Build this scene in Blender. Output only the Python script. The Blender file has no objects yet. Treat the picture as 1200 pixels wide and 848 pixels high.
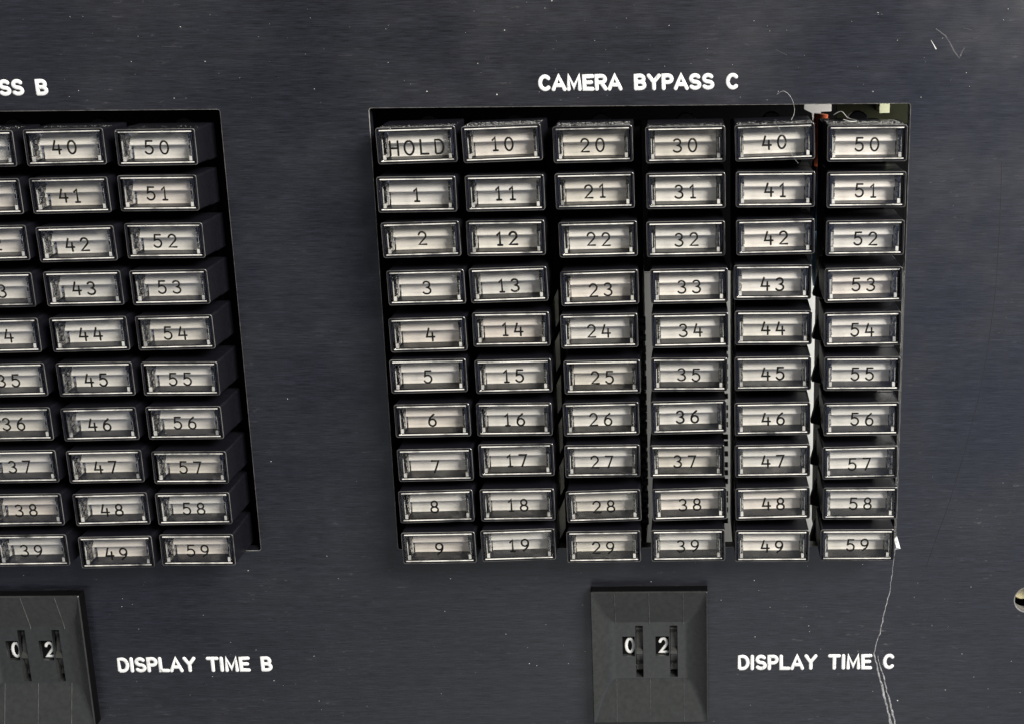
import bpy, bmesh, math, random
from mathutils import Vector, Matrix

# ---------------------------------------------------------------- camera, world, lamps, exposure
SC = bpy.context.scene
COL = SC.collection
S = 0.001                                   # everything below is written in millimetres
R = math.radians
random.seed(7)

cam_data = bpy.data.cameras.new('camera')
cam = bpy.data.objects.new('camera', cam_data)
COL.objects.link(cam)
cam_data.sensor_width = 36
cam_data.lens = 1589.62 / 1200 * 36
cam_data.shift_x = -197.57 / 1200
cam_data.shift_y = -23.35 / 1200
cam_data.clip_start = 0.005
cam_data.clip_end = 50
_r = Vector((0.99995838, 0.00221426, -0.00885102))
_u = -Vector((-0.00800132, -0.25334814, -0.96734208))
_b = -Vector((-0.00438433, 0.96737264, -0.25331988))
m = Matrix((_r, _u, _b)).transposed().to_4x4()
m.translation = Vector((53.856, -279.886, 30.110)) * S
cam.matrix_world = m
SC.camera = cam

world = bpy.data.worlds.new('World')
SC.world = world
world.use_nodes = True
wn, wl = world.node_tree.nodes, world.node_tree.links
wn.clear()
w_out = wn.new('ShaderNodeOutputWorld')
w_bg = wn.new('ShaderNodeBackground')
w_tc = wn.new('ShaderNodeTexCoord')


def world_patch(prev, direction, cos0, cos1, col):
    d = Vector(direction).normalized()
    nrm = wn.new('ShaderNodeVectorMath'); nrm.operation = 'NORMALIZE'
    wl.new(w_tc.outputs['Generated'], nrm.inputs[0])
    dt = wn.new('ShaderNodeVectorMath'); dt.operation = 'DOT_PRODUCT'
    dt.inputs[1].default_value = d
    wl.new(nrm.outputs['Vector'], dt.inputs[0])
    mr = wn.new('ShaderNodeMapRange'); mr.interpolation_type = 'SMOOTHSTEP'
    mr.inputs['From Min'].default_value = cos0
    mr.inputs['From Max'].default_value = cos1
    wl.new(dt.outputs['Value'], mr.inputs['Value'])
    mx = wn.new('ShaderNodeMix'); mx.data_type = 'RGBA'
    wl.new(mr.outputs['Result'], mx.inputs[0])
    if isinstance(prev, tuple):
        mx.inputs[6].default_value = (*prev, 1)
    else:
        wl.new(prev, mx.inputs[6])
    mx.inputs[7].default_value = (*col, 1)
    return mx.outputs[2]


w_c = world_patch((0.36, 0.36, 0.355), (0, 0, 1), -0.1, 0.9, (0.75, 0.735, 0.70))          # ceiling
w_c = world_patch(w_c, (.34, -.90, -.24), .93, .985, (0.60, 0.70, 1.08))                 # made-up blue glow for the sheen on the panel's right
w_c = world_patch(w_c, (-.24, -.94, -.26), .95, .985, (0.03, 0.027, 0.02))              # made-up dark spot, dims the sheen left of the right block
w_c = world_patch(w_c, (-.46, -.86, -.22), .955, .99, (0.26, 0.30, 0.44))               # made-up dim blue tone for the sheen at far left
w_c = world_patch(w_c, (.02, -.80, -.60), .93, .98, (1.0, 1.03, 1.02))                 # made-up pale glow, lifts the sheen along the panel's bottom
wl.new(w_c, w_bg.inputs['Color'])
wl.new(w_bg.outputs['Background'], w_out.inputs['Surface'])
w_bg.inputs['Strength'].default_value = 0.80


def area(name, loc, target, size_x, size_y, power, color):
    d = bpy.data.lights.new(name, 'AREA')
    d.shape = 'RECTANGLE'
    d.size, d.size_y = size_x * S, size_y * S
    d.energy = power
    d.color = color
    o = bpy.data.objects.new(name, d)
    COL.objects.link(o)
    o.location = Vector(loc) * S
    o.rotation_euler = (Vector(target) - Vector(loc)).to_track_quat('-Z', 'Y').to_euler()
    return o


area('ceiling_lamp', (760, -760, 580), (40, 0, -50), 620, 420, 43.0, (1.0, 0.965, 0.91))
area('rear_room_light', (118, 31, -45), (60, 37, -45), 12, 110, 0.11, (1.0, 0.98, 0.94))  # added inside the console, stands in for room light entering from behind

SC.view_settings.view_transform = 'Standard'
SC.view_settings.look = 'None'
SC.view_settings.exposure = 0.0
SC.view_settings.gamma = 1.0
SC.render.engine = 'CYCLES'
SC.cycles.use_denoising = True
SC.cycles.max_bounces = 10
SC.cycles.transparent_max_bounces = 12
SC.cycles.transmission_bounces = 8


# ---------------------------------------------------------------- materials
def new_mat(name):
    mt = bpy.data.materials.new(name)
    mt.use_nodes = True
    nt = mt.node_tree
    return mt, nt.nodes, nt.links, nt.nodes['Principled BSDF']


def coords(N, L, scale, loc=(0, 0, 0), kind='Object'):
    tc = N.new('ShaderNodeTexCoord')
    mp = N.new('ShaderNodeMapping')
    mp.inputs['Scale'].default_value = scale
    mp.inputs['Location'].default_value = loc
    L.new(tc.outputs[kind], mp.inputs['Vector'])
    return mp.outputs['Vector']


def noise(N, L, vec, detail=3.0, rough=0.55, scale=1.0):
    n = N.new('ShaderNodeTexNoise')
    n.inputs['Scale'].default_value = scale
    n.inputs['Detail'].default_value = detail
    n.inputs['Roughness'].default_value = rough
    L.new(vec, n.inputs['Vector'])
    return n.outputs['Fac']


def ramp(N, L, fac, *stops):
    c = N.new('ShaderNodeValToRGB')
    e = c.color_ramp.elements
    while len(e) < len(stops):
        e.new(0.5)
    for el, (p, col) in zip(e, stops):
        el.position = p
        el.color = (*col, 1) if len(col) == 3 else col
    L.new(fac, c.inputs['Fac'])
    return c.outputs['Color']


def g(v):
    return (v, v, v)


def mixc(N, L, a, b, fac, blend='MIX'):
    x = N.new('ShaderNodeMix')
    x.data_type = 'RGBA'
    x.blend_type = blend
    if isinstance(fac, float):
        x.inputs[0].default_value = fac
    else:
        L.new(fac, x.inputs[0])
    for s, v in ((6, a), (7, b)):
        if isinstance(v, tuple):
            x.inputs[s].default_value = (*v, 1)
        else:
            L.new(v, x.inputs[s])
    return x.outputs[2]


def bump(N, L, h, P, strength, dist):
    b = N.new('ShaderNodeBump')
    b.inputs['Strength'].default_value = strength
    b.inputs['Distance'].default_value = dist * S
    L.new(h, b.inputs['Height'])
    L.new(b.outputs['Normal'], P.inputs['Normal'])


def mat_panel():
    mt, N, L, P = new_mat('black_brushed_anodised_aluminium')
    fine = noise(N, L, coords(N, L, (230, 400, 6500)), 4.0, 0.72)
    broad = noise(N, L, coords(N, L, (40, 200, 1100), (3, 1, 7)), 3.0, 0.6)
    smudge = noise(N, L, coords(N, L, (28, 28, 34), (5, 2, 1)), 4.0, 0.6)
    scuff = noise(N, L, coords(N, L, (260, 300, 900), (11, 4, 2)), 4.0, 0.75)
    c = ramp(N, L, fine, (0.36, (0.0022, 0.0024, 0.0034)), (0.66, (0.0150, 0.0160, 0.0218)))
    c2 = ramp(N, L, broad, (0.32, g(0.74)), (0.70, g(1.26)))
    c = mixc(N, L, c, c2, 1.0, 'MULTIPLY')
    sc = ramp(N, L, scuff, (0.60, g(0.0)), (0.80, g(1.0)))
    sm = ramp(N, L, smudge, (0.46, g(0.0)), (0.70, g(1.0)))
    mk = mixc(N, L, sc, sm, 1.0, 'MULTIPLY')
    c = mixc(N, L, c, (0.10, 0.10, 0.103), mk)
    L.new(c, P.inputs['Base Color'])
    rr = ramp(N, L, smudge, (0.34, g(0.20)), (0.66, g(0.44)))
    L.new(rr, P.inputs['Roughness'])
    P.inputs['Specular IOR Level'].default_value = 0.62
    h = mixc(N, L, fine, broad, 0.35)
    bump(N, L, h, P, 0.7, 0.024)
    return mt


def mat_simple(name, col, rough, metallic=0.0, spec=0.5, nscale=None, namt=0.25, bmp=0.0):
    mt, N, L, P = new_mat(name)
    P.inputs['Roughness'].default_value = rough
    P.inputs['Metallic'].default_value = metallic
    P.inputs['Specular IOR Level'].default_value = spec
    f = noise(N, L, coords(N, L, (nscale or 900,) * 3), 4.0, 0.6)
    lo = tuple(v * (1 - namt) for v in col)
    hi = tuple(min(1, v * (1 + namt)) for v in col)
    L.new(ramp(N, L, f, (0.3, lo), (0.7, hi)), P.inputs['Base Color'])
    if bmp:
        bump(N, L, f, P, bmp, 0.05)
    return mt


def mat_plate():
    mt, N, L, P = new_mat('ivory_backing')
    oi = N.new('ShaderNodeObjectInfo')
    tint = ramp(N, L, oi.outputs['Random'], (0.0, (0.72, 0.67, 0.575)), (0.3, (0.86, 0.825, 0.745)), (0.55, (0.76, 0.735, 0.675)), (0.8, (0.88, 0.83, 0.745)), (1.0, (0.78, 0.71, 0.625)))
    f = noise(N, L, coords(N, L, (250, 250, 2600)), 3.0, 0.6)
    s = ramp(N, L, f, (0.3, g(0.90)), (0.7, g(1.0)))
    L.new(mixc(N, L, tint, s, 1.0, 'MULTIPLY'), P.inputs['Base Color'])
    P.inputs['Roughness'].default_value = 0.42
    return mt


def mat_edge(name, lo, hi):
    mt, N, L, P = new_mat(name)
    oi = N.new('ShaderNodeObjectInfo')
    tc = N.new('ShaderNodeTexCoord')
    ml = N.new('ShaderNodeVectorMath')
    ml.operation = 'SCALE'
    ml.inputs['Scale'].default_value = 170
    ad = N.new('ShaderNodeVectorMath')
    L.new(tc.outputs['Object'], ml.inputs[0])
    L.new(ml.outputs['Vector'], ad.inputs[0])
    sc = N.new('ShaderNodeMath')
    sc.operation = 'MULTIPLY'
    sc.inputs[1].default_value = 37
    L.new(oi.outputs['Random'], sc.inputs[0])
    L.new(sc.outputs['Value'], ad.inputs[1])
    f = noise(N, L, ad.outputs['Vector'], 4.0, 0.7)
    L.new(ramp(N, L, f, (0.30, lo), (0.56, hi)), P.inputs['Base Color'])
    P.inputs['Roughness'].default_value = 0.16
    return mt


def mat_letter():
    mt, N, L, P = new_mat('worn_white_paint')
    f = noise(N, L, coords(N, L, (900, 900, 900)), 4.0, 0.7)
    b = noise(N, L, coords(N, L, (60, 60, 200), (4, 0, 2)), 3.0, 0.6)
    c = ramp(N, L, f, (0.30, (0.16, 0.16, 0.16)), (0.40, (0.60, 0.60, 0.59)), (0.7, (0.72, 0.72, 0.71)))
    L.new(mixc(N, L, c, ramp(N, L, b, (0.3, g(0.82)), (0.7, g(1.0))), 1.0, 'MULTIPLY'), P.inputs['Base Color'])
    P.inputs['Roughness'].default_value = 0.5
    return mt


def mat_pane():
    mt = bpy.data.materials.new('clear_window')
    mt.use_nodes = True
    N, L = mt.node_tree.nodes, mt.node_tree.links
    N.clear()
    o = N.new('ShaderNodeOutputMaterial')
    t = N.new('ShaderNodeBsdfTransparent')
    gl = N.new('ShaderNodeBsdfGlossy')
    gl.inputs['Roughness'].default_value = 0.12
    fr = N.new('ShaderNodeFresnel')
    fr.inputs['IOR'].default_value = 1.45
    mx = N.new('ShaderNodeMixShader')
    hf = N.new('ShaderNodeMath')
    hf.operation = 'MULTIPLY'
    hf.inputs[1].default_value = 0.5
    L.new(fr.outputs['Fac'], hf.inputs[0])
    L.new(hf.outputs['Value'], mx.inputs['Fac'])
    L.new(t.outputs['BSDF'], mx.inputs[1])
    L.new(gl.outputs['BSDF'], mx.inputs[2])
    # a dusty film, different on every key
    oi = N.new('ShaderNodeObjectInfo')
    tc = N.new('ShaderNodeTexCoord')
    ml = N.new('ShaderNodeVectorMath')
    ml.operation = 'MULTIPLY'
    ml.inputs[1].default_value = (330, 330, 520)
    ad = N.new('ShaderNodeVectorMath')
    L.new(tc.outputs['Object'], ml.inputs[0])
    L.new(ml.outputs['Vector'], ad.inputs[0])
    sc = N.new('ShaderNodeMath')
    sc.operation = 'MULTIPLY'
    sc.inputs[1].default_value = 53
    L.new(oi.outputs['Random'], sc.inputs[0])
    L.new(sc.outputs['Value'], ad.inputs[1])
    f = noise(N, L, ad.outputs['Vector'], 5.0, 0.72)
    film = ramp(N, L, f, (0.50, g(0.0)), (0.80, g(0.08)))
    df = N.new('ShaderNodeBsdfDiffuse')
    df.inputs['Color'].default_value = (0.42, 0.40, 0.36, 1)
    m2 = N.new('ShaderNodeMixShader')
    L.new(film, m2.inputs['Fac'])
    L.new(mx.outputs['Shader'], m2.inputs[1])
    L.new(df.outputs['BSDF'], m2.inputs[2])
    mx = m2
    L.new(mx.outputs['Shader'], o.inputs['Surface'])
    return mt


def mat_clear():
    mt, N, L, P = new_mat('clear_acrylic')
    P.inputs['Base Color'].default_value = (0.97, 0.97, 0.95, 1)
    P.inputs['Transmission Weight'].default_value = 1.0
    P.inputs['IOR'].default_value = 1.49
    P.inputs['Roughness'].default_value = 0.06
    f = noise(N, L, coords(N, L, (700, 500, 700)), 3.0, 0.6)
    bump(N, L, f, P, 0.06, 0.05)
    return mt


M = {}
M['panel'] = mat_panel()
M['edge'] = mat_simple('bare_aluminium_edge', (0.16, 0.155, 0.145), 0.42, 0.2, nscale=500, namt=.6)
M['black'] = mat_simple('black_plastic', (0.006, 0.006, 0.0085), 0.36, spec=0.18, nscale=2500, namt=0.4, bmp=0.2)
M['inner'] = mat_simple('matt_black_plastic', (0.0022, 0.0022, 0.0026), 0.6, spec=0.06, nscale=1500)
M['plate'] = mat_plate()
M['pane'] = mat_pane()
M['clear'] = mat_clear()
M['glint'] = mat_edge('acrylic_lip_highlight', (0.05, 0.05, 0.05), (0.60, 0.585, 0.54))  # pale tone paints the light caught by the cap's edge
M['flange'] = mat_edge('flange_edge_highlight', (0.015, 0.015, 0.015), (0.12, 0.117, 0.11))  # lighter than the housing to paint the catch-light on its rim
M['ink'] = mat_simple('black_ink', (0.004, 0.004, 0.004), 0.6, spec=0.15, nscale=3000)
M['white'] = mat_letter()
M['digit'] = mat_simple('white_digit_paint', (0.48, 0.48, 0.46), 0.5, nscale=900, namt=0.1)
M['bezel'] = mat_simple('worn_grey_black_plastic', (0.019, 0.0205, 0.020), 0.25, nscale=900, namt=0.2, bmp=0.1)
M['mould'] = mat_simple('grey_edge_highlight', (0.075, 0.078, 0.077), 0.35, nscale=500, namt=0.6)  # lighter than the bezel to paint highlights along its edges
M['wheel'] = mat_simple('dark_wheel_plastic', (0.030, 0.030, 0.028), 0.2, nscale=800)
M['scratch'] = mat_simple('bare_metal_scratch', (0.21, 0.21, 0.21), 0.5, 0.2, nscale=1500, namt=0.8)
M['faint'] = mat_simple('faint_scuff', (0.028, 0.028, 0.030), 0.6, nscale=1500, namt=0.7)
M['hair'] = mat_simple('dark_hairline', (0.007, 0.007, 0.009), 0.6, spec=0.3, nscale=600)
M['dust'] = mat_simple('pale_dust', (0.36, 0.36, 0.34), 0.8, nscale=260, namt=.8)
M['grit'] = mat_simple('grey_lint', (0.28, 0.28, 0.27), 0.8, nscale=3000, namt=0.5)
M['chassis'] = mat_simple('white_chassis_paint', (0.74, 0.74, 0.71), 0.5, nscale=90, namt=0.06)
M['board'] = mat_simple('olive_circuit_board', (0.006, 0.0065, 0.003), 0.5, spec=.05, nscale=300)
M['label'] = mat_simple('pale_yellow_sticker', (0.32, 0.33, 0.22), 0.5, nscale=300, namt=0.08)
M['orange'] = mat_simple('orange_insulation', (0.45, 0.09, 0.03), 0.45, nscale=400)
M['blue'] = mat_simple('blue_insulation', (0.12, 0.24, 0.38), 0.45, nscale=400)
M['lug'] = mat_simple('olive_grey_plastic', (0.50, 0.47, 0.36), 0.4, nscale=300)
M['brass'] = mat_simple('dull_brass', (0.62, 0.55, 0.32), 0.5, 0.2, nscale=260, namt=0.15)


# ---------------------------------------------------------------- mesh helpers
class MB:
    def __init__(self):
        self.v, self.f, self.mi = [], [], []

    def add(self, vs, fs, mi=0):
        o = len(self.v)
        self.v += [Vector(x) for x in vs]
        self.f += [tuple(i + o for i in f) for f in fs]
        self.mi += [mi] * len(fs)

    def box(self, x0, x1, y0, y1, z0, z1, mi=0):
        vs = [(x, y, z) for x in (x0, x1) for y in (y0, y1) for z in (z0, z1)]
        fs = [(0, 1, 3, 2), (4, 6, 7, 5), (0, 4, 5, 1), (2, 3, 7, 6), (0, 2, 6, 4), (1, 5, 7, 3)]
        self.add(vs, fs, mi)

    def loops(self, rings, cap0=False, cap1=False, mi=0, closed=False):
        n = len(rings[0])
        vs = [p for r in rings for p in r]
        fs = []
        k = len(rings)
        for a in range(k if closed else k - 1):
            b = (a + 1) % k
            for i in range(n):
                j = (i + 1) % n
                fs.append((a * n + i, a * n + j, b * n + j, b * n + i))
        if cap0:
            fs.append(tuple(range(n)))
        if cap1:
            fs.append(tuple((k - 1) * n + i for i in range(n)))
        self.add(vs, fs, mi)

    def cyl_y(self, cx, cz, r, y0, y1, n=24, bev=0.0):
        rings = []
        for rr, y in ((r - bev, y0), (r, y0 + bev), (r, y1)):
            rings.append([(cx + rr * math.cos(2 * math.pi * i / n), y, cz + rr * math.sin(2 * math.pi * i / n)) for i in range(n)])
        self.loops(rings, True, True)

    def cyl_x(self, x0, x1, cy, cz, r, n=10):
        rings = [[(x, cy + r * math.cos(2 * math.pi * i / n), cz + r * math.sin(2 * math.pi * i / n)) for i in range(n)] for x in (x0, x1)]
        self.loops(rings, True, True)

    def build(self, name, mats, parent=None, smooth=False, loc=None):
        me = bpy.data.meshes.new(name)
        me.from_pydata([tuple(x * S for x in p) for p in self.v], [], self.f)
        for mm in (mats if isinstance(mats, (list, tuple)) else [mats]):
            me.materials.append(mm)
        for p, i in zip(me.polygons, self.mi):
            p.material_index = i
            p.use_smooth = smooth
        bm = bmesh.new()
        bm.from_mesh(me)
        bmesh.ops.recalc_face_normals(bm, faces=bm.faces)
        bm.to_mesh(me)
        bm.free()
        o = bpy.data.objects.new(name, me)
        COL.objects.link(o)
        if parent:
            o.parent = parent
        if loc:
            o.location = Vector(loc) * S
        return o


def thing(name, label, cat, loc=(0, 0, 0), group=None):
    o = bpy.data.objects.new(name, None)
    o.empty_display_size = 0.005
    COL.objects.link(o)
    o.location = Vector(loc) * S
    o['label'] = label
    o['category'] = cat
    if group:
        o['group'] = group
    return o


def tag(o, label, cat, group=None, kind=None):
    o['label'] = label
    o['category'] = cat
    if group:
        o['group'] = group
    if kind:
        o['kind'] = kind
    return o


def rrect(hw, hh, r, y, seg=3, cx=0.0, cz=0.0):
    pts = []
    for (sx, sz, a0) in ((1, 1, 0), (-1, 1, 90), (-1, -1, 180), (1, -1, 270)):
        for i in range(seg + 1):
            a = R(a0 + 90 * i / seg)
            pts.append((cx + sx * (hw - r) + r * math.cos(a), y, cz + sz * (hh - r) + r * math.sin(a)))
    return pts


# ---------------------------------------------------------------- engraved stroke lettering
def arc(cx, cy, rx, ry, a0, a1, n=12):
    return [(cx + rx * math.cos(R(a0 + (a1 - a0) * i / n)), cy + ry * math.sin(R(a0 + (a1 - a0) * i / n))) for i in range(n + 1)]


# glyph: (advance width, strokes) in a box one unit high
GL = {
    '0': (.62, [arc(.31, .5, .31, .5, 90, 450, 24)]),
    '1': (.50, [[(.06, .80), (.27, 1), (.27, 0)], [(.10, 0), (.44, 0)]]),
    '2': (.62, [arc(.30, .70, .29, .30, 165, -35, 14) + [(.02, 0), (.62, 0)]]),
    '3': (.60, [arc(.27, .755, .27, .245, 150, -90, 14) + arc(.27, .255, .32, .255, 90, -150, 16)]),
    '4': (.66, [[(.22, 1), (.02, .32), (.66, .32)], [(.50, .66), (.50, 0)]]),
    '5': (.60, [[(.55, 1), (.10, 1), (.05, .56)] + arc(.27, .32, .32, .32, 135, -150, 16)]),
    '6': (.60, [[(.46, 1)] + arc(.60, .34, .57, .62, 122, 180, 8) + arc(.31, .30, .29, .30, 180, 540, 20)]),
    '7': (.60, [[(.02, 1), (.60, 1), (.22, 0)]]),
    '8': (.60, [arc(.30, .75, .245, .25, -90, 270, 20), arc(.30, .25, .30, .25, 90, 450, 20)]),
    '9': (.60, [arc(.29, .70, .29, .30, 0, 360, 20) + arc(0, .66, .58, .62, 0, -58, 8) + [(.14, 0)]]),
    'H': (.64, [[(.03, 0), (.03, 1)], [(.61, 0), (.61, 1)], [(.03, .5), (.61, .5)]]),
    'O': (.68, [arc(.34, .5, .34, .5, 90, 450, 24)]),
    'L': (.58, [[(.04, 1), (.04, 0), (.58, 0)]]),
    'D': (.64, [[(.04, 0), (.04, 1), (.28, 1)] + arc(.28, .5, .36, .5, 90, -90, 14) + [(.04, 0)]]),
    'C': (.66, [arc(.35, .5, .33, .5, 48, 312, 20)]),
    'A': (.74, [[(0, 0), (.37, 1), (.74, 0)], [(.14, .30), (.60, .30)]]),
    'M': (.80, [[(.03, 0), (.06, 1), (.40, .12), (.74, 1), (.77, 0)]]),
    'E': (.58, [[(.58, 1), (.04, 1), (.04, 0), (.58, 0)], [(.04, .52), (.50, .52)]]),
    'R': (.64, [[(.04, 0), (.04, 1), (.34, 1)] + arc(.34, .745, .26, .255, 90, -90, 10) + [(.04, .49)], [(.34, .49), (.62, 0)]]),
    'B': (.64, [[(.04, 0), (.04, 1), (.32, 1)] + arc(.32, .755, .24, .245, 90, -90, 10) + [(.04, .51)],
                [(.32, .51)] + arc(.32, .255, .29, .255, 90, -90, 10) + [(.04, 0)]]),
    'Y': (.72, [[(.02, 1), (.36, .48), (.70, 1)], [(.36, .48), (.36, 0)]]),
    'P': (.60, [[(.04, 0), (.04, 1), (.32, 1)] + arc(.32, .73, .26, .27, 90, -90, 10) + [(.04, .46)]]),
    'S': (.62, [arc(.31, .745, .27, .255, 35, 270, 14) + arc(.31, .245, .29, .245, 90, -145, 14)]),
    'I': (.14, [[(.07, 0), (.07, 1)]]),
    'T': (.66, [[(0, 1), (.66, 1)], [(.33, 1), (.33, 0)]]),
    ' ': (.50, []),
}


def stroke(mb, pts, r, flat, y, nseg=8, gap=None):
    P = []
    for p in pts:
        p = Vector((p[0], p[1]))
        if not P or (p - P[-1]).length > 1e-4:
            P.append(p)
    if len(P) < 2:
        return
    n = len(P)
    rings = []
    closed = (P[0] - P[-1]).length < 1e-3 and n > 8

    def ring(c, nrm, rad, k=1.0):
        return [(c.x + nrm.x * rad * math.cos(2 * math.pi * i / nseg), y + math.sin(2 * math.pi * i / nseg) * rad * flat * k,
                 c.y + nrm.y * rad * math.cos(2 * math.pi * i / nseg)) for i in range(nseg)]
    for i in range(n):
        a = P[max(0, i - 1)]
        b = P[min(n - 1, i + 1)]
        if closed and i in (0, n - 1):
            a, b = P[n - 2], P[1]
        d0 = (P[i] - a).normalized() if i > 0 else (b - P[i]).normalized()
        d1 = (b - P[i]).normalized() if i < n - 1 else d0
        t = d0 + d1
        t = t.normalized() if t.length > 1e-3 else d1
        nrm = Vector((-t.y, t.x))
        k = 1 / max(0.62, abs(t.dot(d1))) if not closed else 1
        if i == 0 and not closed:
            for q in (0.25, 0.66, 0.92):
                rings.append(ring(P[0] - d1 * r * math.sqrt(1 - q * q), nrm, r * q))
        rings.append(ring(P[i], nrm, r * k, 1 / k))
        if i == n - 1 and not closed:
            for q in (0.92, 0.66, 0.25):
                rings.append(ring(P[i] + d0 * r * math.sqrt(1 - q * q), nrm, r * q))
    mb.loops(rings, not closed, not closed)


def text_width(txt, h, track):
    return sum(GL[c][0] * h for c in txt) + track * h * (len(txt) - 1)


def write(mb, txt, x, z, h, r, flat, y, track=.22, sx=1.0, slope=0.0, wob=0.0):
    """strokes of txt from its left edge x, baseline z (centre line of the stroke)"""
    cx = 0.0
    for c in txt:
        wdt, strokes = GL[c]
        jz = random.uniform(-wob, wob)
        for s in strokes:
            pts = [(x + (cx + p[0] * h) * sx, z + jz + p[1] * h + slope * (cx + p[0] * h)) for p in s]
            stroke(mb, pts, r, flat, y)
        cx += (wdt + track) * h
    return cx


# ---------------------------------------------------------------- control panel with its cut-outs and lettering
PITCH, ROW = 18.0, 9.5707
XB, ZB = -141.534, 0.06                       # the left block stands this far from the right one
SWX, SWZ = 45.03, -115.7                      # middle of the thumbwheel switch on the panel
SWB = -139.75                                 # the left switch stands this far from the right one
TH = 3.0


def build_panel():
    bm = bmesh.new()

    def rect(x0, x1, z0, z1, r):
        return [(p[0], p[2]) for p in rrect((x1 - x0) / 2, (z1 - z0) / 2, r, 0, 3, (x0 + x1) / 2, (z0 + z1) / 2)]
    outer = rect(-215, 140, -175, 95, 1.0)
    holes = [
        lambda d: rect(-10.6 - d, 99.9 + d, -90.2 - d, 6.62 + d, 0.5 + d),
        lambda d: rect(XB - 10.6 - d, -41.16 + d, -90.2 - d, 6.62 + d, 0.5 + d),
        lambda d: rect(SWX - 11 - d, SWX + 11 + d, SWZ - 13 - d, SWZ + 13 + d, 0.5 + d),
        lambda d: rect(SWX + SWB - 11 - d, SWX + SWB + 11 + d, SWZ - 13 - d, SWZ + 13 + d, 0.5 + d),
        lambda d: [(130.0 + (2.95 + d) * math.cos(2 * math.pi * i / 32), -103.5 + (2.95 + d) * math.sin(2 * math.pi * i / 32)) for i in range(32)],
    ]
    lay = []          # loops at each depth
    for d, y in ((0.11, 0.0), (0.0, 0.05), (0.0, TH)):
        ls = []
        for k, fn in enumerate([None] + holes):
            pts = outer if fn is None else fn(d * (2.2 if k == 5 else 1))
            vs = [bm.verts.new((px * S, y * S, pz * S)) for px, pz in pts]
            ls.append(vs)
        lay.append(ls)
    for a, b, mi in ((0, 1, 1), (1, 2, 0)):
        for k in range(len(holes) + 1):
            A, B = lay[a][k], lay[b][k]
            for i in range(len(A)):
                j = (i + 1) % len(A)
                f = bm.faces.new((A[i], A[j], B[j], B[i]))
                f.material_index = (mi if k else 0) if k != 5 else 1
    for li in (0, 2):
        es = []
        for vs in lay[li]:
            for i in range(len(vs)):
                e = bm.edges.get((vs[i], vs[(i + 1) % len(vs)]))
                es.append(e)
        bmesh.ops.triangle_fill(bm, edges=es, use_beauty=True, use_dissolve=False)
    bmesh.ops.recalc_face_normals(bm, faces=bm.faces)
    me = bpy.data.meshes.new('control_panel')
    bm.to_mesh(me)
    bm.free()
    me.materials.append(M['panel'])
    me.materials.append(M['edge'])
    o = bpy.data.objects.new('control_panel', me)
    COL.objects.link(o)
    return tag(o, 'black brushed metal control panel with white lettering, scratches and two key cut-outs', 'control panel')


panel = build_panel()


def panel_text(txt, x0, x1, z0, z1, r, label):
    mb = MB()
    h = (z1 - z0) - 2 * r
    w = text_width(txt, h, .25)
    sx = (x1 - x0 - 2 * r) / w
    write(mb, txt, x0 + r, z0 + r, h, r, 0.30, -0.02, .25, sx, 0.0, 0.03)
    o = mb.build('lettering', M['white'], panel, True)
    o['label'] = label
    return o


panel_text('CAMERA BYPASS C', 24.0, 65.0, 9.68, 13.08, .43, 'white lettering reading CAMERA BYPASS C')
panel_text('CAMERA BYPASS B', -116.4, -75.6, 9.68, 13.08, .43, 'white lettering reading CAMERA BYPASS B, mostly out of frame')
panel_text('DISPLAY TIME C', 64.7, 100.7, -120.45, -116.55, .44, 'white lettering reading DISPLAY TIME C, crossed by a scratch')
panel_text('DISPLAY TIME B', -76.5, -40.9, -119.95, -116.1, .44, 'white lettering reading DISPLAY TIME B')


def scratch(pts, r0, r1, mat, label, jit=0.0, flat=0.15, y=-0.01):
    mb = MB()
    P = []
    for (a, b) in zip(pts, pts[1:]):
        n = max(2, int(math.hypot(b[0] - a[0], b[1] - a[1]) / 0.7))
        for i in range(n):
            t = i / n
            P.append((a[0] + (b[0] - a[0]) * t + random.uniform(-jit, jit), a[1] + (b[1] - a[1]) * t))
    P.append(pts[-1])
    rings = []
    for i, p in enumerate(P):
        a, b = P[max(0, i - 1)], P[min(len(P) - 1, i + 1)]
        t = Vector((b[0] - a[0], b[1] - a[1])).normalized()
        r = (r0 + (r1 - r0) * i / len(P)) * random.uniform(0.6, 1.3)
        rings.append([(p[0] - t.y * r * math.cos(k * math.pi / 3), y + r * flat * math.sin(k * math.pi / 3), p[1] + t.x * r * math.cos(k * math.pi / 3)) for k in range(6)])
    mb.loops(rings, True, True)
    o = mb.build('scratch', mat, panel)
    o['label'] = label
    return o


scratch([(99.8, -90.6), (98.97, -100.7), (97.8, -107), (97.0, -111.6), (96.1, -114.3), (95.8, -116.6)], .05, .12, M['scratch'],
        'thin pale scratch running down from the cut-out corner', .12)
scratch([(95.8, -116.2), (97.1, -121.8), (98.2, -126.1), (99.3, -130.5), (100.7, -136.5)], .12, .30, M['scratch'],
        'wide pale gouge below the word TIME', .10)
scratch([(96.6, -117.0), (97.9, -121.4), (99.0, -126.0), (100.2, -130.4), (101.6, -136.5)], .08, .22, M['scratch'],
        'second edge of the pale gouge', .14)
scratch([(119.1, -5.4), (119.4, -17.9), (119.2, -32.4), (118.2, -45.5), (116.6, -56.9), (114.2, -68.5), (111.3, -80.4), (108.5, -89.5), (106.8, -95.6)],
        .09, .06, M['hair'], 'long dark curved hairline', .03)  # thin dark curve drawn on the panel
scratch([(103.6, 19.2), (104.7, 17.4)], .07, .12, M['dust'], 'short bright nick near the top right')
scratch([(104.5, 21.4), (106.6, 20.0), (108.0, 17.4), (109.4, 15.6), (110.4, 17.6)], .10, .16, M['faint'], 'faint hooked scuff near the top right', .15)
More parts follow.
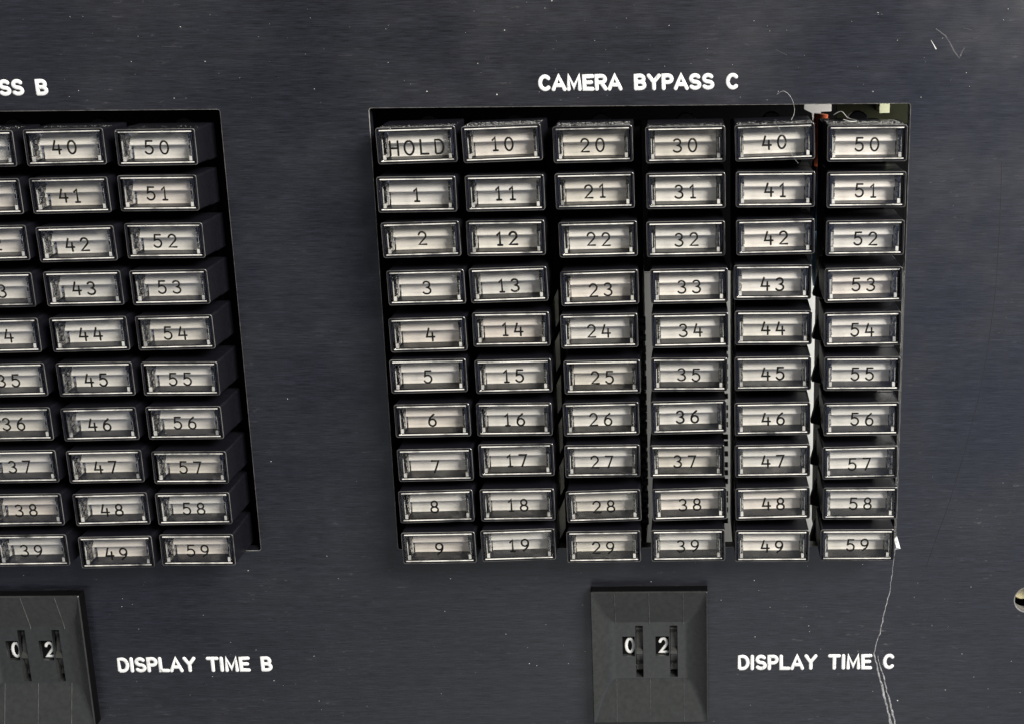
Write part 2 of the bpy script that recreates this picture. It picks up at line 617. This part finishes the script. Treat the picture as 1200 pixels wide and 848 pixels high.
for k in range(12):
    x, z = random.uniform(-80, 120), random.choice((random.uniform(12, 26), random.uniform(-133, -98)))
    ln = random.uniform(.8, 3.2)
    an = R(random.uniform(-28, 12))
    scratch([(x, z), (x + ln * math.cos(an), z + ln * math.sin(an))], .03, .05, M['faint'], 'small pale scuff', .03)

# chip of white material at the corner of the cut-out
mb = MB()
mb.add([(99.6, -.05, -91.2), (101.0, -.05, -90.9), (100.1, -.05, -87.9), (99.5, -.05, -88.6), (99.9, -.9, -90.2), (100.2, -.6, -89.2)],
       [(0, 1, 4), (1, 2, 5), (1, 5, 4), (2, 3, 5), (3, 0, 4), (3, 4, 5), (0, 3, 2, 1)])
tag(mb.build('paper_chip', M['white']), 'white chip stuck at the lower right corner of the key cut-out', 'chip')

# ---------------------------------------------------------------- keys
JIT = {'C00': (0.43, 0.05, 1.3), 'C10': (-0.53, 0.22, 1.9), 'C20': (-0.45, -0.07, 0.8), 'C01': (-0.08, -0.23, 0.3), 'C11': (-0.34, -0.11, 0.7), 'C21': (-0.31, 0.18, 0.8), 'C02': (0.25, 0.17, 1.3), 'C12': (-0.55, 0.32, 0.4), 'C22': (0.12, -0.08, 0.9), 'C30': (-0.04, -0.28, 0.6), 'C40': (-0.26, 0.03, 1.5), 'C50': (0.08, -0.36, 0.1), 'C31': (-0.04, 0.05, 0.5), 'C41': (-0.09, 0.16, -0.1), 'C51': (0.15, -0.07, 0.1), 'C32': (-0.12, -0.15, 0.5), 'C42': (0.0, 0.06, 0.7), 'C52': (0.14, -0.27, 0.2), 'C03': (0.73, -0.17, 1.1), 'C13': (-0.38, 0.22, 1.6), 'C23': (0.2, -0.56, 1.1), 'C04': (0.54, -0.57, 1.2), 'C14': (-0.25, 0.44, 0.6), 'C24': (-0.09, -0.05, 0.6), 'C05': (0.15, 0.18, 0.7), 'C15': (-0.17, 0.0, 0.7), 'C25': (0.27, -0.32, 0.7), 'C06': (0.44, 0.08, 1.0), 'C16': (-0.38, 0.17, 0.3), 'C26': (-0.16, 0.07, 1.0), 'C33': (0.5, -0.35, 0.5), 'C43': (-0.49, 0.28, -0.1), 'C53': (0.08, -0.4, 0.8), 'C34': (0.61, -0.09, 0.8), 'C44': (-0.23, 0.28, 0.1), 'C54': (0.12, -0.12, 0.8), 'C35': (0.37, 0.03, 0.0), 'C45': (-0.26, 0.14, 0.5), 'C55': (0.28, -0.07, 0.0), 'C36': (0.17, 0.34, 0.8), 'C46': (-0.25, -0.14, 0.8), 'C56': (0.36, -0.35, 0.6), 'C07': (0.51, -0.22, 0.8), 'C17': (-0.31, 0.71, 0.9), 'C27': (-0.11, 0.35, 0.3), 'C08': (0.21, 0.02, 1.3), 'C18': (-0.45, 0.2, 0.8), 'C28': (-0.08, -0.19, 1.6), 'C09': (0.24, 0.08, 0.9), 'C19': (-0.65, 0.56, 1.3), 'C29': (-0.3, 0.06, 0.4), 'C37': (-0.21, 0.16, 0.3), 'C47': (-0.16, 0.11, 0.7), 'C57': (0.29, -0.41, 0.8), 'C38': (0.23, 0.09, 1.1), 'C48': (-0.06, 0.08, 1.0), 'C58': (0.53, -0.04, -0.1), 'C39': (-0.17, 0.19, 0.6), 'C49': (-0.08, -0.08, -0.3), 'C59': (0.2, -0.02, 0.0), 'B40': (-0.11, 0.2, 0.8), 'B50': (0.09, 0.0, 0.3), 'B41': (-0.24, 0.1, 0.9), 'B51': (-0.45, 0.4, 0.1), 'B42': (-0.15, -0.23, 1.1), 'B52': (-0.17, 0.3, 0.2), 'B43': (0.17, 0.12, 0.9), 'B53': (-0.16, 0.21, 0.7), 'B44': (0.24, 0.06, 1.0), 'B54': (-0.04, 0.24, 0.9), 'B45': (0.33, -0.02, 0.7), 'B55': (0.05, -0.05, -0.1), 'B46': (0.08, -0.23, 1.0), 'B56': (-0.08, -0.1, 0.4), 'B47': (0.12, -0.09, 0.5), 'B57': (0.07, -0.45, 0.1), 'B48': (0.32, -0.13, 1.0), 'B58': (-0.1, -0.17, 0.5), 'B49': (0.25, -0.43, 0.8), 'B59': (-0.22, -0.07, 0.0)}
FACE = 9.0                                   # how far a key stands proud of the panel
KW, KH = 7.9, 3.58                           # half sizes of a key


def key_meshes():
    k = {}
    mb = MB()                                # black housing: a tube open to the front, narrowing behind the panel
    rings = [rrect(6.9, 2.7, .1, 5.4), rrect(7.42, 3.18, .15, 5.4), rrect(7.48, 3.24, .22, .10), rrect(7.54, 3.30, .26, 0.0),
             rrect(7.78, 3.46, .40, 0.0), rrect(7.90, 3.58, .48, .14), rrect(7.90, 3.58, .48, 7.2), rrect(7.82, 3.66, .30, 7.6),
             rrect(7.82, 3.66, .30, 12.6), rrect(7.2, 3.2, .30, 13.4), rrect(6.2, 2.8, .2, 16.0)]
    mb.loops(rings, True, True)
    mb.box(-6.8, 6.8, .40, 4.45, -2.81, -2.77)
    mb.box(-6.8, 6.8, .40, 4.45, 2.77, 2.81)
    k['housing'] = mb
    mb = MB()                                # clear cap: a ring of acrylic with stepped side pillars
    mb.loops([rrect(7.44, 3.20, .22, .14), rrect(7.36, 3.12, .18, .02), rrect(6.98, 2.92, .10, .06), rrect(6.90, 2.84, .08, .12),
              rrect(6.84, 2.82, .06, 4.6), rrect(7.38, 3.14, .12, 4.6)], closed=True)
    # its front lip and the hairline flange, coloured pale as edge highlights
    for sz in (-1, 1):
        mb.loops([[(x, y, sz * z) for y, z in ((.05, 3.16), (-.05, 3.13), (-.08, 3.08), (-.05, 2.96), (.05, 2.94))] for x in (-7.25, 7.25)], True, True, 1)
    mb.loops([rrect(7.93, 3.61, .49, .12), rrect(7.92, 3.60, .48, .02), rrect(7.86, 3.53, .45, -.03), rrect(7.84, 3.51, .43, .02)], closed=True, mi=2)
    for s in (-1, 1):
        for i in range(5):
            z0 = -2.6 + i * 1.04
            xa, xb = s * 6.82, s * (6.30 - .10 * (i % 2))
            mb.box(min(xa, xb), max(xa, xb), .55 + .5 * (i % 2), 4.3, z0 + .05, z0 + .86)
        mb.box(min(s * 6.86, s * 6.28), max(s * 6.86, s * 6.28), .20, .5, -2.78, -1.85, 1)  # pale blocks and strips paint in glints of the clear sides
        mb.box(min(s * 6.86, s * 6.74), max(s * 6.86, s * 6.74), .30, .5, -1.70, 1.2, 1)
        mb.box(min(s * 6.5, s * 6.25), max(s * 6.5, s * 6.25), 2.6, 3.4, -2.4, .8, 1)
    k['clear_cap'] = mb
    mb = MB()
    mb.box(-6.92, 6.92, .10, .13, -2.86, 2.86)
    k['window_pane'] = mb
    mb = MB()                                # ivory backing: an upper leaf overhanging a lower one
    x = 6.15
    prof = [(2.75, 4.7), (2.2, 3.9), (1.65, 3.3), (1.1, 2.9), (.6, 2.65), (.30, 2.6), (.16, 2.66), (.10, 4.2), (-.6, 4.3), (-1.4, 4.35), (-2.2, 4.35), (-2.72, 4.2), (-2.75, 5.0), (2.75, 5.0)]
    n = len(prof)
    vs = [(sx * x, y, z) for sx in (-1, 1) for z, y in prof]
    mb.add(vs, [(i, (i + 1) % n, n + (i + 1) % n, n + i) for i in range(n)] + [tuple(range(n)), tuple(n + i for i in range(n))])
    k['backing_plate'] = mb
    return k


KM = key_meshes()
KMAT = {'housing': M['black'], 'clear_cap': [M['clear'], M['glint'], M['flange']], 'window_pane': M['pane'], 'backing_plate': M['plate']}
proto = thing('push_key', 'clear push key', 'key')
for nm, mb in KM.items():
    mb.build(nm, KMAT[nm], proto)

TXT_OFF = {'CHOLD': (0, -.48), 'C36': (-.25, .1), 'C23': (.2, -.45), 'C4': (.5, 0), 'C3': (.15, -.15), 'C2': (.3, .3), 'C14': (.15, -.1),
           'C43': (0, -.4), 'C37': (-.5, 0), 'C57': (-.1, -.3), 'C8': (-.4, 0), 'C33': (0, -.2), 'C7': (0, -.35), 'B49': (0, -.35), 'B44': (.2, 0)}
BOLD = {'CHOLD': .21, 'C12': .23, 'C11': .215, 'C1': .21, 'C10': .195, 'C36': .21, 'C28': .19, 'C52': .19}
ink_cache = {}


def numeral(txt, blk, parent):
    r = BOLD.get(blk + txt, .185 if txt[0] in '235' else .20)
    h = 2.55 if txt != 'HOLD' else 2.75
    mb = MB()
    step = 3.0 if txt == 'HOLD' else (2.75 if '1' in txt and len(txt) == 2 else 3.0)
    x = -step * (len(txt) - 1) / 2
    dx, dz = TXT_OFF.get(blk + txt, (random.uniform(-.15, .15), random.uniform(-.22, .06)))
    for c in txt:
        wv = GL[c][0] * h * .98
        jz = random.uniform(-.07, .07)
        for s in GL[c][1]:
            stroke(mb, [(x + dx - wv / 2 + p[0] * h * .98, dz + jz - h / 2 + p[1] * h) for p in s], r, .12, -.015, 6)
        x += step
    return mb.build('numeral', M['ink'], parent, True)


first = True
for blk, cols in (('C', range(6)), ('B', range(3, 6))):
    for ci in cols:
        for ri in range(10):
            num = ci * 10 + ri
            txt = 'HOLD' if num == 0 else str(num)
            jx, jz, ja = JIT.get('%s%d%d' % (blk, ci, ri), (random.uniform(-.1, .1), random.uniform(-.15, .15), .7))
            x = ci * PITCH + (XB if blk == 'B' else 0) + jx
            z = -ri * ROW + (ZB if blk == 'B' else 0) + jz
            if first:
                key = proto
            else:
                key = proto.copy()
                COL.objects.link(key)
                for ch in list(proto.children):
                    if ch.name.startswith('numeral'):
                        continue
                    c = ch.copy()
                    COL.objects.link(c)
                    c.parent = key
            key.location = (x * S, -FACE * S, z * S)
            key.rotation_euler = (R(random.uniform(-.8, .8)), -R(ja), R(random.uniform(-.9, .9)))
            numeral(txt, blk, key)
            first = False
            if blk == 'C':
                if txt == 'HOLD':
                    key['label'] = 'black framed clear key reading HOLD, top left of the CAMERA BYPASS C block'
                else:
                    key['label'] = 'black framed clear key numbered %s in the CAMERA BYPASS C block' % txt
                key['group'] = 'numbered keys of the CAMERA BYPASS C block'
            else:
                if ci == 3:
                    key['label'] = 'clear key cut off by the left photo edge, beside key %d of the left block' % (num + 10)
                else:
                    key['label'] = 'black framed clear key numbered %s in the left block, above DISPLAY TIME B' % txt
                key['group'] = 'numbered keys of the left block'
            key['category'] = 'key'

# ---------------------------------------------------------------- thumbwheel switches
HW, HH = 12.82, 16.0                         # half sizes of the bezel


def switch(cx, label):
    root = thing('thumbwheel_switch', label, 'switch', (cx, 0, SWZ), 'thumbwheel switches under the key blocks')
    wins = [(-6.25, -3.45, -.95, 3.95), (1.25, 4.30, -.95, 3.95)]         # digit windows x0 x1 z0 z1
    slots = [(-3.25, -1.55, -6.2, 6.6), (4.5, 6.25, -6.2, 6.6)]
    cuts = wins + slots

    def depth(x, z):
        ax = 1 - max(0.0, 1 - (HW - abs(x)) / 5.1) ** 1.9
        az = (HH - z) / 8.6 if z > 0 else (HH + z) / 9.5
        t = max(0.0, min(1.0, ax, az))
        # the side wings are scooped, the top and the bottom are plain slopes
        return -3.0 + 2.85 * t

    xs = set([-HW, HW, -HW + 5.1, HW - 5.1, -1.0])
    zs = set([-HH, HH, HH - 8.6, -HH + 9.5])
    for a, b, c, d in cuts:
        xs |= {a, b}
        zs |= {c, d}
    i = -HW
    while i < HW:
        xs.add(round(i, 3)); i += .4
    i = -HH
    while i < HH:
        zs.add(round(i, 3)); i += .4

    def clean(s):
        out = []
        for v in sorted(s):
            if not out or v - out[-1] > 1e-3:
                out.append(v)
        return out
    xs, zs = clean(xs), clean(zs)
    mb = MB()
    nx, nz = len(xs), len(zs)
    vs = [(x, depth(x, z), z) for x in xs for z in zs]
    fs = []
    for a in range(nx - 1):
        for b in range(nz - 1):
            mx, mz = (xs[a] + xs[a + 1]) / 2, (zs[b] + zs[b + 1]) / 2
            if any(c[0] < mx < c[1] and c[2] < mz < c[3] for c in cuts):
                continue
            fs.append((a * nz + b, (a + 1) * nz + b, (a + 1) * nz + b + 1, a * nz + b + 1))
    mb.add(vs, fs)
    # rim bevel and outer sides down to the panel
    rim = [(x, -HH) for x in xs] + [(HW, z) for z in zs[1:]] + [(x, HH) for x in reversed(xs[:-1])] + [(-HW, z) for z in reversed(zs[1:-1])]
    rr = []
    for e, y in ((0, -3.0), (.14, -2.9), (.2, -2.7), (.2, -.02)):
        rr.append([(x * (1 + e / HW), y, z * (1 + e / HH)) for x, z in rim])
    mb.loops(rr[:3])
    mb.loops(rr[2:], mi=1)
    for a, b, c, d in cuts:                  # walls of each opening
        e = [(a, c), (b, c), (b, d), (a, d)]
        mb.loops([[(x, depth(x, z), z) for x, z in e], [(x, 2.5, z) for x, z in e]])
    mb.build('bezel', [M['bezel'], M['inner']], root, True)
    mb = MB()                                # fine joints between the ganged modules, and their raised lines, coloured as edge highlights
    for x in (-7.7, -.05, 7.6):
        for z0, z1 in ((6.9, 15.8), (-15.8, -6.6)):
            n = 8
            rings = []
            for q in range(n + 1):
                z = z0 + (z1 - z0) * q / n
                d = depth(x, z)
                rings.append([(x - .05, d + .02, z), (x, d - .10, z), (x + .05, d + .02, z)])
            mb.loops(rings, True, True)
    mb.build('mould_line', M['mould'], root)
    for (a, b, c, d), (sa, sb, sc, sd), ch in zip(wins, slots, '02'):
        w = MB()                             # notched wheel behind its slot
        n = 40
        ring = []
        for i in range(n * 2):
            an = math.pi * i / n
            rad = 9.2 if (i // 2) % 4 == 0 else 8.2
            ring.append((rad * math.cos(an), rad * math.sin(an)))
        w.loops([[(x, 9.05 + p[0], .3 + p[1]) for p in ring] for x in (sa + .12, sb - .12)], True, True)
        wh = w.build('wheel', M['wheel'], root)
        dm = MB()                            # black drum face in the window
        dm.box(a - .2, b + .2, .95, 1.5, c - .2, d + .2)
        dr = dm.build('digit_drum', M['inner'], root)
        t = MB()
        h = 3.3
        wv = GL[ch][0] * h
        write(t, ch, (a + b) / 2 - wv * .41 + .25, (c + d) / 2 - h / 2 - .3, h, .36, .2, .93, sx=.82)
        t.build('digit', M['digit'], dr, True)
    return root


switch(SWX, 'grey black thumbwheel switch reading 02 left of DISPLAY TIME C')
switch(SWX + SWB, 'grey black thumbwheel switch cut by the left photo edge, left of DISPLAY TIME B')

# ---------------------------------------------------------------- behind the panel
for blk, cols in (('C', range(6)), ('B', range(3, 6))):
    for ci in cols:
        cx = ci * PITCH + (XB if blk == 'B' else 0)
        place = 'key column %s' % ('HOLD to 9' if ci == 0 else '%d to %d' % (ci * 10, ci * 10 + 9))
        bank = thing('switch_bank', 'black switch bank with light baffle body behind %s of the %s' % (place, 'CAMERA BYPASS C block' if blk == 'C' else 'left block'),
                     'switch bank', (cx, 0, 0), 'switch banks behind the key columns')
        mb = MB()
        hw = 6.5 if blk == 'C' and ci in (4, 5) else (7.2 if blk == 'C' and ci == 3 else 8.3 if blk == 'C' and ci == 2 else 8.6)
        mb.box(-8.0 if blk == 'C' and ci == 4 else -hw, hw, 9.0, 24, -93.5, 1.5)  # solid body added as a baffle, hides light in the column gaps
        mb.build('body', M['inner'], bank)
        mb = MB()
        mb.cyl_y(.2, 2.3, 2.25, 7.2, 9.0, 24, .25)
        mb.build('pivot_boss', M['black'], bank, False)
        if blk == 'C' and ci in (2, 3):
            for i in range(22):
                mb = MB()
                z = -40 - i * 2.25 - (.5 if i % 3 == 0 else 0)
                mb.cyl_x(7.2, 9.0 if ci == 3 else 8.9, 9 + .4 * (i % 2), z, .6 if ci == 3 else .8)
                mb.build('pin', M['black'], bank)
        if blk == 'C' and ci == 5:
            for i in range(7):
                mb = MB()
                z = -31 - i * 9.57
                mb.loops([[(-6.2, y, z + 3.4), (-7.6, y, z + 1.0), (-8.8, y, z - 3.6), (-6.2, y, z - 4.2)] for y in (5.4, 8.0)], True, True)
                mb.build('latch', M['inner'], bank)
        if blk == 'C' and ci == 1:
            for i in range(6):
                mb = MB()
                z = -36 - i * 9.57
                mb.loops([[(6.7, y, z), (8.3, y, z + 3.4), (8.3, y, z - 3.6), (6.9, y, z - 6.4)] for y in (5.0, 6.4)], True, True)
                mb.build('lug', M['lug'], bank)

mb = MB()
mb.box(8, 104, 40, 42, -108, -36.5)
tag(mb.build('chassis_plate', M['chassis']), 'white chassis plate seen through the gap between columns 40 and 50', 'plate')
mb = MB()                                     # black box added behind the panel to keep room light out
x0, x1, z0, z1 = -210, 136, -172, 92
mb.box(x0, x1, 70, 71.5, z0, z1)
mb.box(x0, x0 + 1.5, 3.02, 69.98, z0, z1)
mb.box(x1 - 1.5, x1, 3.02, 69.98, z0, z1)
mb.box(x0 + 1.52, x1 - 1.52, 3.02, 69.98, z0, z0 + 1.5)
mb.box(x0 + 1.52, x1 - 1.52, 3.02, 69.98, z1 - 1.5, z1)
tag(mb.build('light_blocking_box', M['inner']), 'black box added behind the panel to keep stray light out', 'light blocker')
mb = MB()
mb.box(90, 116, 46, 47.6, -2.0, 22)
tag(mb.build('circuit_board', M['board']), 'olive circuit board showing above key 50', 'circuit board')
mb = MB()
mb.box(99.2, 101.5, 39, 45.9, 1.2, 12)
tag(mb.build('sticker_block', M['label']), 'pale yellow block showing above the right part of key 50', 'block')
mb = MB()
mb.loops([[(81.6, y, 9), (87.9, y, 9), (87.9, y, 1.8), (85.5, y, 1.7), (85.2, y, -.9), (83.7, y, -.9), (83.4, y, 1.4), (81.6, y, 2.3)] for y in (38, 39)], True, True)
tag(mb.build('white_bracket', M['chassis']), 'white bracket showing between the tops of keys 40 and 50', 'bracket')


def wire(name, pts, r, mat, label, cat):
    c = MB()
    rings = []
    for i, p in enumerate(pts):
        a, b = Vector(pts[max(0, i - 1)]), Vector(pts[min(len(pts) - 1, i + 1)])
        t = (b - a).normalized()
        n1 = t.cross(Vector((0, 1, 0.01))).normalized()
        n2 = t.cross(n1)
        rings.append([tuple(Vector(p) + n1 * r * math.cos(k * math.pi / 5) + n2 * r * math.sin(k * math.pi / 5)) for k in range(10)])
    c.loops(rings, True, True)
    return tag(c.build(name, mat, None, True), label, cat)


wire('orange_wire', [(84.6, 29, 2.0), (84.2, 29, -2), (84.3, 29, -6), (84.9, 29, -9.5)], 1.6, M['orange'], 'orange wire glimpsed in the gap between keys 40 and 50', 'wire')
wire('blue_wire', [(83.9, 30, -25), (84.4, 30, -29), (84.3, 30, -33), (84.9, 30, -37.5)], 1.5, M['blue'], 'blue wire glimpsed in the gap between keys 42 and 52', 'wire')
wire('dark_blue_wire', [(84.6, 32, -9), (84.0, 32, -14), (84.2, 32, -20), (84.3, 32, -26)], 1.5, mat_simple('navy_insulation', (.03, .045, .09), .45), 'navy wire glimpsed in the gap between keys 41 and 51', 'wire')

# brass disc seen through the mounting hole at the right edge
mb = MB()
mb.cyl_y(129.7, -102.4, 2.75, 3.6, 6.0, 32, .3)
tag(mb.build('brass_fastener', M['brass']), 'pale brass fastener inside the round hole at the right photo edge', 'fastener')

# ---------------------------------------------------------------- lint and dust
def fibre(pts, r, label):
    c = MB()
    P = [Vector(p) for p in pts]
    Q = []
    for i in range(len(P) - 1):
        p0, p1, p2, p3 = P[max(0, i - 1)], P[i], P[i + 1], P[min(len(P) - 1, i + 2)]
        for k in range(6):
            t = k / 6
            Q.append(.5 * ((2 * p1) + (p2 - p0) * t + (2 * p0 - 5 * p1 + 4 * p2 - p3) * t * t + (3 * p1 - p0 - 3 * p2 + p3) * t ** 3))
    Q.append(P[-1])
    rings = []
    for i, p in enumerate(Q):
        t = (Q[min(len(Q) - 1, i + 1)] - Q[max(0, i - 1)]).normalized()
        n1 = t.cross(Vector((.3, 1, .2))).normalized()
        n2 = t.cross(n1)
        rings.append([tuple(p + (n1 * math.cos(k * math.pi / 2.5) + n2 * math.sin(k * math.pi / 2.5)) * r) for k in range(5)])
    c.loops(rings, True, True)
    return tag(c.build('lint_fibre', M['dust'], None, True), label, 'lint', 'lint fibres caught on the top keys')


fibre([(72.5, -.3, 8.6), (74.0, -.8, 9.4), (75.6, -.6, 7.9), (76.0, -3.5, 5.6), (75.2, -6, 4.1)], .03, 'pale lint fibre looping over the panel edge above key 40')
fibre([(84.0, -2, 4.6), (85.5, -3, 5.4), (86.6, -5, 4.3), (88.2, -6.5, 3.9), (87.0, -7.5, 3.8), (85.4, -7, 4.2)], .07, 'white curled lint fibre on the top left of key 50')
fibre([(82.6, -7, -1.2), (83.2, -8.4, -2.3), (83.4, -9.05, -2.6)], .05, 'short white lint fibre at the lower left side of key 50')
fibre([(71.5, -8.8, 3.9), (72.6, -9.3, 2.6), (73.6, -9.3, .4), (75.2, -9.3, -2.6), (76.4, -9.3, -4.2)], .025, 'fine hair lying across the face of key 40')
fibre([(94.0, -6, 3.7), (95.2, -7.2, 4.0), (96.4, -8.5, 3.7)], .05, 'short white lint fibre on the top right of key 50')


def flake(mb, x, y, z, r, n=(0, -1, 0)):
    n = Vector(n)
    t1 = n.cross(Vector((.13, .2, 1))).normalized()
    t2 = n.cross(t1)
    a0 = random.uniform(0, 6.28)
    c = Vector((x, y, z))
    k = random.uniform(.5, 1)
    ring = [c + (t1 * math.cos(a0 + i * 1.2566) + t2 * math.sin(a0 + i * 1.2566) * k) * r * random.uniform(.6, 1.2) for i in range(5)]
    top = c + n * r * .5
    mb.add([tuple(p) for p in ring] + [tuple(top)], [(i, (i + 1) % 5, 5) for i in range(5)])


mb = MB()
for i in range(320):
    u = random.random()
    x = random.uniform(-105, 130)
    z = random.uniform(7, 29) if u < .42 else random.uniform(-134, -91) if u < .8 else random.uniform(-90, 7)
    if -91 < z < 7.5 and (-12 < x < 101 or x < -40):
        continue
    if abs(x - SWX) < 14 and abs(z - SWZ) < 17 or abs(x - SWX - SWB) < 14 and abs(z - SWZ) < 17:
        continue
    flake(mb, x, -.003, z, random.choice((.05, .06, .08, .08, .11, .16)) * random.uniform(.7, 1.2))
tag(mb.build('dust', M['dust']), 'pale dust specks scattered on the black panel', 'dust', kind='stuff')
mb = MB()
for blk, cols in (('C', range(6)), ('B', range(3, 6))):
    for ci in cols:
        jx, jz, ja = JIT.get('%s%d0' % (blk, ci), (0, 0, .7))
        cx = ci * PITCH + (XB if blk == 'B' else 0) + jx
        for i in range(480 if blk == 'C' else 140):
            u, v = random.uniform(-7.5, 7.5), random.uniform(-8.8, -1)
            flake(mb, cx + u, v, jz + KH + u * math.tan(R(ja)) + .02, random.choice((.05, .07, .09, .13)) * random.uniform(.6, 1.2), (0, -.35, 1))
tag(mb.build('lint_crumbs', M['grit']), 'grey lint crumbs on the tops of the uppermost keys', 'lint', kind='stuff')
mb = MB()
for blk, cols in (('C', range(6)), ('B', range(4, 6))):
    for ci in cols:
        for ri in range(10):
            jx, jz, ja = JIT['%s%d%d' % (blk, ci, ri)]
            cx = ci * PITCH + (XB if blk == 'B' else 0) + jx
            cz = -ri * ROW + jz
            for i in range(random.choice((2, 3, 5, 9))):
                flake(mb, cx + random.uniform(-7.6, 7.6), -FACE - .22, cz + random.choice((random.uniform(-3.4, 3.4), -2.9, 3.3)), random.choice((.04, .05, .07, .10)))
tag(mb.build('fluff_specks', M['dust']), 'tiny pale fluff specks on the key faces', 'dust', kind='stuff')
